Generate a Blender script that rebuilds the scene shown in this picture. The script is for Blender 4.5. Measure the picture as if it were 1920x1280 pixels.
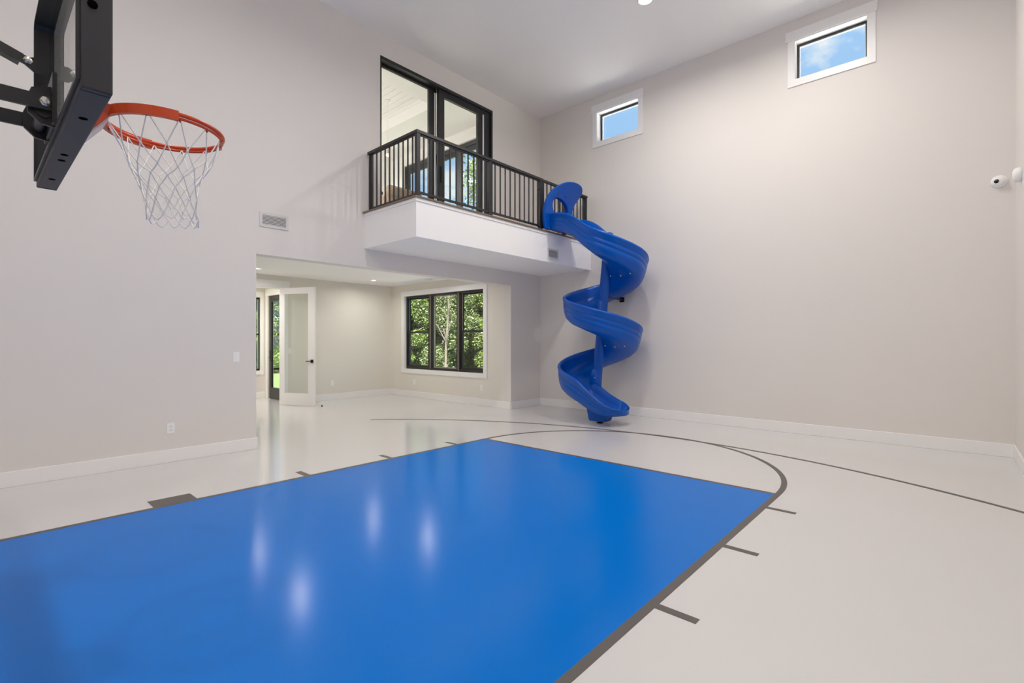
import bpy, bmesh, math, random
from mathutils import Vector, Matrix
random.seed(7)
for o in list(bpy.data.objects): bpy.data.objects.remove(o)
S = bpy.context.scene
COL = S.collection

# ------------------------------------------------------------------ camera
F_PX, YAW, Y0, HCAM = 917.33, math.radians(42.018), 638.61, 1.37
cd = bpy.data.cameras.new('camera'); cam = bpy.data.objects.new('camera', cd); COL.objects.link(cam)
cam.location = (0, 0, HCAM); cam.rotation_euler = (math.pi/2, 0, YAW)
cd.sensor_width = 36; cd.lens = 36*F_PX/1920; cd.shift_y = -(640-Y0)/1920
cd.clip_start = 0.05; cd.clip_end = 400
S.camera = cam

# ------------------------------------------------------------------ sky, sun, exposure
S.view_settings.view_transform = 'Standard'; S.view_settings.look = 'None'
S.view_settings.gamma = 1; S.view_settings.use_curve_mapping = False
S.view_settings.exposure = 0.0
S.cycles.diffuse_bounces = 10; S.cycles.max_bounces = 16; S.cycles.transparent_max_bounces = 24
W = bpy.data.worlds.new('sky'); S.world = W; W.use_nodes = True
nt = W.node_tree; nt.nodes.clear()
n = nt.nodes.new; L = nt.links.new
out = n('ShaderNodeOutputWorld'); bg = n('ShaderNodeBackground'); tc = n('ShaderNodeTexCoord')
noi = n('ShaderNodeTexNoise'); noi.inputs['Scale'].default_value = 7.5; noi.inputs['Detail'].default_value = 8
noi.inputs['Roughness'].default_value = 0.55
mp = n('ShaderNodeMapping'); mp.inputs['Scale'].default_value = (1, 1, 1.9); mp.inputs['Location'].default_value = (0.2, 0.3, 0.15)
rmp = n('ShaderNodeValToRGB'); rmp.color_ramp.elements[0].position = 0.50; rmp.color_ramp.elements[1].position = 0.60
mix = n('ShaderNodeMix'); mix.data_type = 'RGBA'
mix.inputs[6].default_value = (0.36, 0.61, 0.96, 1); mix.inputs[7].default_value = (0.86, 0.91, 0.98, 1)
L(tc.outputs['Generated'], mp.inputs[0]); L(mp.outputs[0], noi.inputs['Vector'])
L(noi.outputs['Fac'], rmp.inputs[0]); L(rmp.outputs[0], mix.inputs[0]); L(mix.outputs[2], bg.inputs[0])
bg.inputs[1].default_value = 1.05; L(bg.outputs[0], out.inputs[0])
sd = bpy.data.lights.new('sun', 'SUN'); sun = bpy.data.objects.new('sun', sd); COL.objects.link(sun)
sd.energy = 60; sd.angle = 0.01; sd.color = (1, 0.95, 0.86)
sun.rotation_euler = Vector((-0.33, 0.36, -0.87)).to_track_quat('-Z', 'Y').to_euler()
GYM_W, LOWER_W, UPPER_W = 45, 10, 40          # watts of the recessed lamps; upstairs ones are unseen, added for brightness

# ------------------------------------------------------------------ materials
MATS = {}
def mat(name, col, rough=0.5, metal=0.0, bump=None, coat=0.0, coat_rough=0.1, vary=0.0, vscale=3.0, spec=0.5):
    m = bpy.data.materials.new(name); m.use_nodes = True; t = m.node_tree
    b = t.nodes['Principled BSDF']
    b.inputs['Base Color'].default_value = (*col, 1); b.inputs['Roughness'].default_value = rough
    b.inputs['Metallic'].default_value = metal; b.inputs['Coat Weight'].default_value = coat
    b.inputs['Coat Roughness'].default_value = coat_rough; b.inputs['Specular IOR Level'].default_value = spec
    tcn = t.nodes.new('ShaderNodeTexCoord')
    if vary:
        nz = t.nodes.new('ShaderNodeTexNoise'); nz.inputs['Scale'].default_value = vscale; nz.inputs['Detail'].default_value = 4
        t.links.new(tcn.outputs['Object'], nz.inputs['Vector'])
        mx = t.nodes.new('ShaderNodeMix'); mx.data_type = 'RGBA'
        mx.inputs[6].default_value = (*[c*(1-vary) for c in col], 1); mx.inputs[7].default_value = (*[min(1, c*(1+vary)) for c in col], 1)
        t.links.new(nz.outputs['Fac'], mx.inputs[0]); t.links.new(mx.outputs[2], b.inputs['Base Color'])
    if bump:
        sc, st, dist = bump
        nz = t.nodes.new('ShaderNodeTexNoise'); nz.inputs['Scale'].default_value = sc; nz.inputs['Detail'].default_value = 2
        t.links.new(tcn.outputs['Object'], nz.inputs['Vector'])
        bp = t.nodes.new('ShaderNodeBump'); bp.inputs['Strength'].default_value = st; bp.inputs['Distance'].default_value = dist
        t.links.new(nz.outputs['Fac'], bp.inputs['Height']); t.links.new(bp.outputs[0], b.inputs['Normal'])
        if coat: t.links.new(bp.outputs[0], b.inputs['Coat Normal'])
    MATS[name] = m; return m
def emis(name, col, s):
    m = bpy.data.materials.new(name); m.use_nodes = True; t = m.node_tree; t.nodes.clear()
    o = t.nodes.new('ShaderNodeOutputMaterial'); e = t.nodes.new('ShaderNodeEmission')
    e.inputs[0].default_value = (*col, 1); e.inputs[1].default_value = s; t.links.new(e.outputs[0], o.inputs[0])
    MATS[name] = m; return m
def glassmat(name, tint=(1, 1, 1), ior=1.5):
    m = bpy.data.materials.new(name); m.use_nodes = True; t = m.node_tree; t.nodes.clear()
    o = t.nodes.new('ShaderNodeOutputMaterial'); tr = t.nodes.new('ShaderNodeBsdfTransparent'); g = t.nodes.new('ShaderNodeBsdfGlossy')
    g.inputs['Roughness'].default_value = 0.0; tr.inputs[0].default_value = (*tint, 1)
    lw = t.nodes.new('ShaderNodeLayerWeight'); lw.inputs[0].default_value = 0.5; mx = t.nodes.new('ShaderNodeMixShader')
    pwn = t.nodes.new('ShaderNodeMath'); pwn.operation = 'POWER'; pwn.inputs[1].default_value = 5.0; t.links.new(lw.outputs['Facing'], pwn.inputs[0])
    r0 = ((ior-1)/(ior+1))**2; ma = t.nodes.new('ShaderNodeMath'); ma.operation = 'MULTIPLY_ADD'; ma.inputs[1].default_value = 1-r0; ma.inputs[2].default_value = r0
    t.links.new(pwn.outputs[0], ma.inputs[0]); t.links.new(ma.outputs[0], mx.inputs[0]); t.links.new(tr.outputs[0], mx.inputs[1]); t.links.new(g.outputs[0], mx.inputs[2])
    t.links.new(mx.outputs[0], o.inputs[0]); MATS[name] = m; return m
PAINT = mat('wall_paint', (0.775, 0.742, 0.708), 0.75, bump=(220, 0.06, 0.002), vary=0.012, vscale=1.5)
CREAM = mat('cream_paint', (0.80, 0.762, 0.69), 0.75, bump=(220, 0.06, 0.002), vary=0.012, vscale=1.5)
CEILP = mat('ceiling_paint', (0.93, 0.92, 0.91), 0.85, bump=(260, 0.05, 0.002), vary=0.01)
WHITE = mat('white_trim', (0.90, 0.89, 0.88), 0.38, vary=0.008, vscale=6)
FLOOR = mat('epoxy_grey', (0.68, 0.665, 0.655), 0.45, bump=(140, 0.06, 0.002), coat=1.0, coat_rough=0.13, vary=0.02, vscale=0.8, spec=0.1)
BLUEF = mat('epoxy_blue', (0.0, 0.165, 0.62), 0.45, bump=(140, 0.06, 0.002), coat=0.5, coat_rough=0.18, vary=0.03, vscale=1.1, spec=0.0)
TAPE = mat('dark_tape', (0.105, 0.092, 0.082), 0.45, vary=0.05, vscale=20)
SLIDE = mat('blue_plastic', (0.0, 0.090, 0.47), 0.26, bump=(120, 0.03, 0.002), vary=0.04, vscale=5, spec=0.3)
SLIDED = mat('blue_slot', (0.001, 0.015, 0.10), 0.5)
BLACK = mat('black_metal', (0.016, 0.016, 0.018), 0.42, vary=0.1, vscale=30)
FRAME = mat('bronze_black_frame', (0.020, 0.018, 0.017), 0.35, vary=0.1, vscale=25)
PAD = mat('charcoal_pad', (0.028, 0.028, 0.033), 0.55, bump=(300, 0.1, 0.001))
ORANGE = mat('orange_steel', (0.62, 0.065, 0.012), 0.28, vary=0.05, vscale=20)
PALE = mat('pale_plate', (0.72, 0.60, 0.58), 0.4)
NETM = mat('white_cord', (0.85, 0.84, 0.82), 0.7)
STEEL = mat('bolt_steel', (0.62, 0.60, 0.56), 0.28, metal=0.9)
GRILLE = mat('grille_white', (0.68, 0.67, 0.66), 0.4)
DARK = mat('dark_void', (0.06, 0.06, 0.062), 0.8)
WOOD = mat('oak_nosing', (0.20, 0.14, 0.095), 0.45, vary=0.25, vscale=14)
OAK = mat('pale_oak', (0.56, 0.50, 0.43), 0.4, vary=0.12, vscale=6)
PLASTIC = mat('white_plastic', (0.90, 0.89, 0.88), 0.35)
LENSB = mat('lens_black', (0.01, 0.01, 0.012), 0.15)
PLUG = mat('plug_hole', (0.003, 0.003, 0.003), 1.0, spec=0.0)
TAN = mat('tan_fabric', (0.33, 0.23, 0.16), 0.9, bump=(200, 0.3, 0.003), vary=0.1, vscale=20)
BARK = mat('bark', (0.065, 0.055, 0.045), 0.9, vary=0.4, vscale=9, bump=(20, 0.5, 0.02))
GRASS = mat('grass', (0.032, 0.062, 0.009), 0.9, vary=0.35, vscale=3, bump=(60, 0.6, 0.03))
BOUNCE = mat('bounce_pale', (0.8, 0.8, 0.8), 0.8, vary=0.05)  # pale surface of the added roof that bounces sunlight
MULL = mat('cream_track', (0.42, 0.37, 0.30), 0.5)
GLASS = glassmat('window_glass', (0.97, 0.985, 0.97))
BOARDG = glassmat('board_glass', (0.96, 0.98, 0.97), 1.52)
LAMPE = emis('lamp_lens', (1, 0.95, 0.88), 9); LAMPW = emis('lamp_lens_warm', (1, 0.90, 0.74), 9); BULB = emis('bulb', (1, 0.72, 0.38), 6)
def leafmat(name, c1, c2):
    m = mat(name, c1, 0.55); t = m.node_tree; b = t.nodes['Principled BSDF']
    tcn = t.nodes.new('ShaderNodeTexCoord'); nz = t.nodes.new('ShaderNodeTexNoise'); nz.inputs['Scale'].default_value = 2.6; nz.inputs['Detail'].default_value = 6
    nz.inputs['Roughness'].default_value = 0.75
    r = t.nodes.new('ShaderNodeValToRGB'); r.color_ramp.elements[0].position = 0.36; r.color_ramp.elements[1].position = 0.66
    r.color_ramp.elements[0].color = (*c1, 1); r.color_ramp.elements[1].color = (*c2, 1)
    t.links.new(tcn.outputs['Object'], nz.inputs['Vector']); t.links.new(nz.outputs['Fac'], r.inputs[0]); t.links.new(r.outputs[0], b.inputs['Base Color'])
    tl = t.nodes.new('ShaderNodeBsdfTranslucent'); t.links.new(r.outputs[0], tl.inputs[0])
    mx = t.nodes.new('ShaderNodeMixShader'); mx.inputs[0].default_value = 0.35
    t.links.new(b.outputs[0], mx.inputs[1]); t.links.new(tl.outputs[0], mx.inputs[2])
    t.links.new(mx.outputs[0], t.nodes['Material Output'].inputs[0]); return m
LEAFS = [leafmat('leaf_mid', (0.025, 0.052, 0.008), (0.110, 0.160, 0.030)), leafmat('leaf_bright', (0.04, 0.072, 0.01), (0.145, 0.19, 0.040)),
         leafmat('leaf_grey', (0.03, 0.05, 0.015), (0.13, 0.165, 0.062))]

# ------------------------------------------------------------------ mesh helpers
class MB:
    def __init__(s): s.v = []; s.f = []; s.sm = []
    def add(s, vs, fs, smooth=False):
        k = len(s.v); s.v += [tuple(v) for v in vs]
        s.f += [tuple(i+k for i in f) for f in fs]; s.sm += [smooth]*len(fs); return s
    def box(s, x0, x1, y0, y1, z0, z1):
        x0, x1 = sorted((x0, x1)); y0, y1 = sorted((y0, y1)); z0, z1 = sorted((z0, z1))
        return s.add([(x0,y0,z0),(x1,y0,z0),(x1,y1,z0),(x0,y1,z0),(x0,y0,z1),(x1,y0,z1),(x1,y1,z1),(x0,y1,z1)],
            [(0,3,2,1),(4,5,6,7),(0,1,5,4),(1,2,6,5),(2,3,7,6),(3,0,4,7)])
    def bar(s, a, b, w, h, up=(0,0,1)):          # rectangular bar between two points
        a, b = Vector(a), Vector(b); d = (b-a).normalized(); u = Vector(up); sd = d.cross(u).normalized(); u = sd.cross(d).normalized()
        vs = []
        for p in (a, b):
            for i, j in ((-1,-1),(1,-1),(1,1),(-1,1)): vs.append(p+sd*(i*w/2)+u*(j*h/2))
        return s.add(vs, [(3,2,1,0),(4,5,6,7),(0,1,5,4),(1,2,6,5),(2,3,7,6),(3,0,4,7)])
    def tube(s, pts, r, seg=8, closed=False, cap=True, rad=None):
        pts = [Vector(p) for p in pts]; N = len(pts); vs = []; fs = []; prev = None
        for i, p in enumerate(pts):
            if closed: t = pts[(i+1) % N]-pts[i-1]
            else: t = pts[min(i+1, N-1)]-pts[max(i-1, 0)]
            t.normalize()
            if prev is None:
                a = Vector((0,0,1)) if abs(t.z) < 0.9 else Vector((1,0,0)); nrm = t.cross(a).normalized()
            else: nrm = (prev-t*prev.dot(t)).normalized()
            prev = nrm; b = t.cross(nrm); rr = rad[i] if rad else r
            for k in range(seg):
                an = 2*math.pi*k/seg; vs.append(p+nrm*(rr*math.cos(an))+b*(rr*math.sin(an)))
        M = N if closed else N-1
        for i in range(M):
            for k in range(seg):
                a0 = i*seg+k; a1 = i*seg+(k+1) % seg; b0 = ((i+1) % N)*seg+k; b1 = ((i+1) % N)*seg+(k+1) % seg
                fs.append((a0, a1, b1, b0))
        s.add(vs, fs, True)
        if cap and not closed:
            s.add(vs[:seg], [tuple(range(seg))[::-1]]); s.add(vs[-seg:], [tuple(range(seg))])
        return s
    def cyl(s, a, b, r, seg=16, r2=None): return s.tube([a, b], r, seg, rad=[r, r if r2 is None else r2])
    def lathe(s, prof, c, axis=(0,0,1), seg=24):     # profile (r, h) turned about an axis through c
        ax = Vector(axis).normalized(); a = Vector((0,0,1)) if abs(ax.z) < 0.9 else Vector((1,0,0))
        u = ax.cross(a).normalized(); w = ax.cross(u); c = Vector(c); vs = []; fs = []
        for r, h in prof:
            for k in range(seg):
                an = 2*math.pi*k/seg; vs.append(c+ax*h+u*(r*math.cos(an))+w*(r*math.sin(an)))
        for i in range(len(prof)-1):
            for k in range(seg):
                fs.append((i*seg+k, i*seg+(k+1) % seg, (i+1)*seg+(k+1) % seg, (i+1)*seg+k))
        return s.add(vs, fs, True)
    def sphere(s, c, r, seg=12, sc=(1,1,1)):
        prof = [(max(1e-4, math.sin(math.pi*i/(seg//2)))*r, -math.cos(math.pi*i/(seg//2))*r) for i in range(seg//2+1)]
        k = len(s.v); s.lathe(prof, (0,0,0), (0,0,1), seg)
        for i in range(k, len(s.v)):
            v = s.v[i]; s.v[i] = (c[0]+v[0]*sc[0], c[1]+v[1]*sc[1], c[2]+v[2]*sc[2])
        return s
    def prism(s, poly, z0, z1):
        N = len(poly); vs = [(x, y, z0) for x, y in poly]+[(x, y, z1) for x, y in poly]
        return s.add(vs, [tuple(range(N))[::-1], tuple(range(N, 2*N))]+[(i, (i+1) % N, N+(i+1) % N, N+i) for i in range(N)])
    def build(s, name, m, parent=None, bevel=0.0, weld=False):
        me = bpy.data.meshes.new(name); me.from_pydata(s.v, [], s.f)
        for p, q in zip(me.polygons, s.sm): p.use_smooth = q
        bm = bmesh.new(); bm.from_mesh(me)
        if weld: bmesh.ops.remove_doubles(bm, verts=bm.verts, dist=1e-5)
        bmesh.ops.recalc_face_normals(bm, faces=bm.faces); bm.to_mesh(me); bm.free()
        me.materials.append(m)
        o = bpy.data.objects.new(name, me); COL.objects.link(o)
        if parent is not None: o.parent = parent
        if bevel:
            b = o.modifiers.new('bevel', 'BEVEL'); b.width = bevel; b.segments = 2; b.limit_method = 'ANGLE'
        return o
def B(x0, x1, y0, y1, z0, z1): return MB().box(x0, x1, y0, y1, z0, z1)
def tag(o, label, cat=None, group=None, kind=None):
    o['label'] = label
    if cat: o['category'] = cat
    if group: o['group'] = group
    if kind: o['kind'] = kind
    return o
def empty(name, label, cat, group=None, kind=None, loc=(0,0,0)):
    o = bpy.data.objects.new(name, None); COL.objects.link(o); o.location = loc; o.empty_display_size = 0.1
    return tag(o, label, cat, group, kind)
def struct(o, label, cat): return tag(o, label, cat, kind='structure')
def inst(src, parent=None, loc=None):
    c = src.copy(); COL.objects.link(c); c.parent = parent
    if loc is not None: c.location = loc
    return c
def holed(axis, p0, p1, ur, zr, holes):
    """wall slab between planes p0..p1 (axis 'X' or 'Y'), spanning ur x zr, with rectangular holes (u0,u1,z0,z1); outer faces only"""
    us = sorted(set(list(ur)+[h[i] for h in holes for i in (0, 1)])); zs = sorted(set(list(zr)+[h[i] for h in holes for i in (2, 3)]))
    us = [u for u in us if ur[0] <= u <= ur[1]]; zs = [z for z in zs if zr[0] <= z <= zr[1]]
    def solid(i, j):
        if i < 0 or j < 0 or i >= len(us)-1 or j >= len(zs)-1: return False
        u = (us[i]+us[i+1])/2; z = (zs[j]+zs[j+1])/2
        return not any(h[0] < u < h[1] and h[2] < z < h[3] for h in holes)
    m = MB(); P = (lambda p, u, z: (p, u, z)) if axis == 'X' else (lambda p, u, z: (u, p, z))
    for i in range(len(us)-1):
        for j in range(len(zs)-1):
            if not solid(i, j): continue
            u0, u1, z0, z1 = us[i], us[i+1], zs[j], zs[j+1]
            for p in (p0, p1): m.add([P(p,u0,z0),P(p,u1,z0),P(p,u1,z1),P(p,u0,z1)], [(0,1,2,3)])
            if not solid(i-1, j): m.add([P(p0,u0,z0),P(p1,u0,z0),P(p1,u0,z1),P(p0,u0,z1)], [(0,1,2,3)])
            if not solid(i+1, j): m.add([P(p0,u1,z0),P(p1,u1,z0),P(p1,u1,z1),P(p0,u1,z1)], [(0,1,2,3)])
            if not solid(i, j-1): m.add([P(p0,u0,z0),P(p0,u1,z0),P(p1,u1,z0),P(p1,u0,z0)], [(0,1,2,3)])
            if not solid(i, j+1): m.add([P(p0,u0,z1),P(p0,u1,z1),P(p1,u1,z1),P(p1,u0,z1)], [(0,1,2,3)])
    return m
def frame_ring(axis, p0, p1, u0, u1, z0, z1, w, wt=None, wb=None, wr=None):
    """rectangular ring in a wall plane"""
    wt = wt or w; wb = wb or w; wr = wr or w
    return holed(axis, p0, p1, (u0, u1), (z0, z1), [(u0+w, u1-wr, z0+wb, z1-wt)])

# ------------------------------------------------------------------ dimensions
XL, YB, ZC, XR, YFR = -6.563, 8.190, 6.121, 0.544, -1.15
TW = 0.19                                   # wall between gym and rooms
XI = XL-TW                                  # its far face
YW, XF = 7.25, -10.70                       # lower room: window wall, far wall
OP0, OP1, OPZ = 2.438, YW, 2.475            # opening to the lower room
ZL = 2.755                                  # lower ceiling / balcony underside
XD, YD0, ZD = -5.289, 3.97, 3.297           # balcony front, near end, deck height
SL0, SL1, SLZ = 4.246, 6.726, 5.776         # sliding door hole

# ------------------------------------------------------------------ shell
floor = struct(B(-13.2, XR+0.2, YFR-0.2, YB+0.2, -0.2, 0).build('floor', FLOOR), 'glossy pale grey epoxy floor with painted court markings', 'floor')
struct(B(XL-0.1, XR+0.2, YFR-0.2, YB+0.2, ZC, ZC+0.2).build('ceiling', CEILP), 'flat white ceiling high above the court', 'ceiling')
struct(holed('X', XL, XI, (YFR-0.2, YB+0.2), (0, ZC), [(OP0, OP1, -1, OPZ), (SL0, SL1, ZD, SLZ)]).build('wall_left', PAINT), 'pale greige wall behind the hoop, with the wide opening and the balcony', 'wall')
C1 = (-5.158, -4.262, 5.228, 5.812); C2 = (-1.748, -0.856, 5.228, 5.812)
struct(holed('Y', YB, YB+0.2, (XI, XR+0.2), (0, ZC), [C1, C2]).build('wall_back', PAINT), 'tall pale greige wall behind the blue slide with two high windows', 'wall')
struct(B(XR, XR+0.2, YFR-0.2, YB, 0, ZC).build('wall_right', PAINT), 'pale greige wall at the far right edge of the picture', 'wall')
struct(B(XL, XR, YFR-0.2, YFR, 0, ZC).build('wall_front', PAINT), 'pale greige wall carrying the basketball hoop arms', 'wall')
# lower room
WX0, WX1, WZ0, WZ1 = -10.14, -7.335, 0.68, 2.468
struct(holed('Y', YW, YW+0.2, (XF-0.2, XI), (0, ZL), [(WX0, WX1, WZ0, WZ1)]).build('wall_lower_right', CREAM), 'cream wall of the lower room with the triple window', 'wall')
DY0, DY1, DZ1 = 3.55, 4.52, 2.50
struct(holed('X', XF, XF-0.14, (0.8, YW), (0, ZL), [(DY0, DY1, -1, DZ1)]).build('wall_lower_far', CREAM), 'cream far wall of the lower room with the open door', 'wall')
struct(B(XF-0.2, XI, 0.6, 0.8, 0, ZL).build('wall_lower_left', CREAM), 'cream near wall of the lower room, out of view', 'wall')
struct(B(XF-0.2, XI, 0.6, YW+0.2, ZL, ZL+0.10).build('ceiling_lower', CEILP), 'white ceiling of the lower room beyond the opening', 'ceiling')
# hall beyond the door
HX, HY = -12.25, 4.75
struct(holed('Y', HY, HY+0.12, (HX-0.2, XF-0.14), (0, ZL), [(-12.06, -11.12, -1, 2.43)]).build('wall_hall_right', PAINT), 'pale hall wall holding the dark framed glass door', 'wall')
struct(holed('X', HX, HX-0.2, (2.2, HY), (0, ZL), [(3.75, 4.65, 0.66, 2.40)]).build('wall_hall_far', PAINT), 'pale hall wall with a narrow window strip at the opening edge', 'wall')
struct(B(HX-0.2, XF-0.2, 2.0, 2.2, 0, ZL).build('wall_hall_left', PAINT), 'pale near wall of the hall, out of view', 'wall')
struct(B(HX-0.2, XF-0.2, 2.0, HY+0.18, ZL, ZL+0.1).build('ceiling_hall', CEILP), 'white hall ceiling beyond the door', 'ceiling')
# upper room
UX, UY0 = -10.75, 2.4
GX0, GX1, GZ1 = -10.16, -7.16, 5.70
struct(B(UX-0.2, XI, UY0-0.2, YW+0.2, ZL+0.10, ZD).build('floor_upper', OAK), 'wooden floor of the upstairs room', 'floor')
struct(holed('Y', YW, YW+0.2, (UX-0.2, XI), (ZD, 6.45), [(GX0, GX1, ZD, GZ1)]).build('wall_upper_right', CEILP), 'white upstairs wall with wide glass doors to the sky', 'wall')
struct(B(UX-0.2, UX, UY0, YW, ZD, 6.45).build('wall_upper_far', CEILP), 'white far wall of the upstairs room', 'wall')
struct(B(UX-0.2, XI, UY0-0.2, UY0, ZD, 6.45).build('wall_upper_left', CEILP), 'white near wall of the upstairs room, out of view', 'wall')
TX0, TX1, TY0, TY1, ZS, ZT = -10.0, -7.55, 3.2, 6.10, 5.965, 6.235
ceu = empty('ceiling_upper', 'white tray ceiling with board planks seen through the sliding door', 'ceiling', kind='structure')
holed_s = MB()
for (a, b, c, d) in ((UX, XI, UY0, TY0), (UX, XI, TY1, YW), (UX, TX0, TY0, TY1), (TX1, XI, TY0, TY1)): holed_s.box(a, b, c, d, ZS, ZS+0.4)
holed_s.build('soffit', CEILP, ceu)
struct_roof = B(UX-0.2, XI, UY0-0.2, YW+0.2, 6.45, 6.6).build('roof_deck', CEILP, ceu)
B(TX0, TX1, TY1-0.02, TY1-0.002, ZT-0.05, ZT).build('crown_strip', WHITE, ceu)
NPL = 20; pw = (TY1-TY0)/NPL
pl0 = B(TX0, TX1, 0.004, pw-0.004, ZT, ZT+0.02).build('plank', WHITE, ceu); pl0.location.y = TY0
for i in range(1, NPL): inst(pl0, ceu, (0, TY0+i*pw, 0))

# ------------------------------------------------------------------ baseboards
BBH, BBT = 0.145, 0.016
def baseboard(name, label, *boxes):
    m = MB()
    for b in boxes: m.box(*b)
    return struct(m.build(name, WHITE, bevel=0.004), label, 'baseboard')
baseboard('baseboard_left', 'white baseboard along the wall under the hoop', (XL, XL+BBT, YFR, OP0, 0, BBH), (XL-TW, XL+BBT, OP0, OP0+BBT, 0, BBH))
baseboard('baseboard_left_pier', 'short white baseboard left of the slide by the opening', (XL, XL+BBT, OP1, YB, 0, BBH))
baseboard('baseboard_back', 'long white baseboard under the tall wall behind the slide', (XL+BBT, XR, YB-BBT, YB, 0, BBH+0.01))
baseboard('baseboard_right', 'white baseboard on the wall at the right picture edge', (XR-BBT, XR, YFR, YB-BBT, 0, BBH+0.01))
baseboard('baseboard_lower_right', 'white baseboard below the triple window', (XF, XL, YW-BBT, YW, 0, BBH))
baseboard('baseboard_lower_far', 'white baseboard right of the open door', (XF, XF+BBT, DY1+0.11, YW-BBT, 0, BBH))
baseboard('baseboard_hall', 'white baseboard in the bright hall', (HX, HX+BBT, 2.2, HY, 0, BBH))

# ------------------------------------------------------------------ court markings (paint film on the floor)
def flat(name, m, poly, z1, parent=floor): return MB().prism(poly, 0.0, z1).build(name, m, parent)
def rect(x0, x1, y0, y1): return [(x0, y0), (x1, y0), (x1, y1), (x0, y1)]
def arc(name, cx, cy, r0, r1, a0, a1, nseg, z1):
    pts = [(cx+r1*math.cos(a0+(a1-a0)*i/nseg), cy+r1*math.sin(a0+(a1-a0)*i/nseg)) for i in range(nseg+1)]
    pin = [(cx+r0*math.cos(a0+(a1-a0)*i/nseg), cy+r0*math.sin(a0+(a1-a0)*i/nseg)) for i in range(nseg+1)]
    m = MB(); N = nseg+1
    vs = [(x, y, z) for z in (0.0, z1) for ring in (pts, pin) for x, y in ring]
    fs = []
    for i in range(nseg):
        fs += [(2*N+i, 2*N+i+1, 3*N+i+1, 3*N+i), (i, i+1, 2*N+i+1, 2*N+i), (N+i, N+i+1, 3*N+i+1, 3*N+i)]
    return m.add(vs, fs).build(name, TAPE, floor)
KX0, KX1, KY1, KYB = -4.825, -1.186, 4.80, 0.30
LW = 0.05
tag(flat('painted_key', BLUEF, rect(KX0, KX1, YFR+0.02, KY1), 0.0016), 'glossy blue painted key')
flat('lane_line', TAPE, rect(KX0-LW, KX0, YFR+0.02, KY1+LW), 0.002); flat('lane_line', TAPE, rect(KX1, KX1+LW, YFR+0.02, KY1+LW), 0.002)
flat('free_throw_line', TAPE, rect(KX0, KX1, KY1, KY1+LW), 0.002)
KC = (KX0+KX1)/2
arc('free_throw_arc', KC, KY1+LW, (KX1-KX0)/2, (KX1-KX0)/2+LW, 0, math.pi, 96, 0.0021)
arc('three_point_line', KC+0.02, 0.45, 6.175, 6.225, math.radians(55.8), math.radians(137), 120, 0.0018)
for y0, y1 in ((4.363, 4.412), (3.353, 3.403), (2.352, 2.404)): flat('hash_mark', TAPE, rect(KX1+LW, KX1+LW+0.212, y0, y1), 0.0019)
for y0, y1 in ((4.29, 4.34), (3.268, 3.325), (2.275, 2.336)): flat('hash_mark', TAPE, rect(KX0-LW-0.215, KX0-LW, y0, y1), 0.0019)
for x0, x1 in ((KX0-LW-0.215, KX0-LW), (KX1+LW, KX1+LW+0.212)): flat('block_mark', TAPE, rect(x0, x1, 1.014, 1.327), 0.0019)

# ------------------------------------------------------------------ high windows
def clerestory(name, c, label):
    w = empty(name, label, 'window', kind='structure'); x0, x1, z0, z1 = c; y = YB
    B(x0-0.082, x0, y-0.018, y, z0-0.095, z1).build('casing_side', WHITE, w); B(x1, x1+0.084, y-0.018, y, z0-0.095, z1).build('casing_side', WHITE, w)
    B(x0-0.11, x1+0.104, y-0.024, y, z1, z1+0.145).build('casing_head', WHITE, w, bevel=0.003)
    B(x0, x1, y-0.018, y, z0-0.095, z0).build('casing_bottom', WHITE, w)
    frame_ring('Y', y-0.005, y+0.14, x0, x1, z0, z1, 0.012).build('jamb', WHITE, w)
    fr = frame_ring('Y', y+0.125, y+0.175, x0+0.012, x1-0.012, z0+0.012, z1-0.012, 0.028).build('window_frame', FRAME, w)
    frame_ring('Y', y+0.142, y+0.17, x0+0.04, x1-0.04, z0+0.04, z1-0.04, 0.010).build('glazing_bead', WHITE, fr)
    B(x0+0.04, x1-0.04, y+0.154, y+0.158, z0+0.04, z1-0.04).build('pane', GLASS, w)
clerestory('window_1', C1, 'small high window above the slide, nearer the corner')
clerestory('window_2', C2, 'small high window at the upper right of the tall wall')

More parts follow.
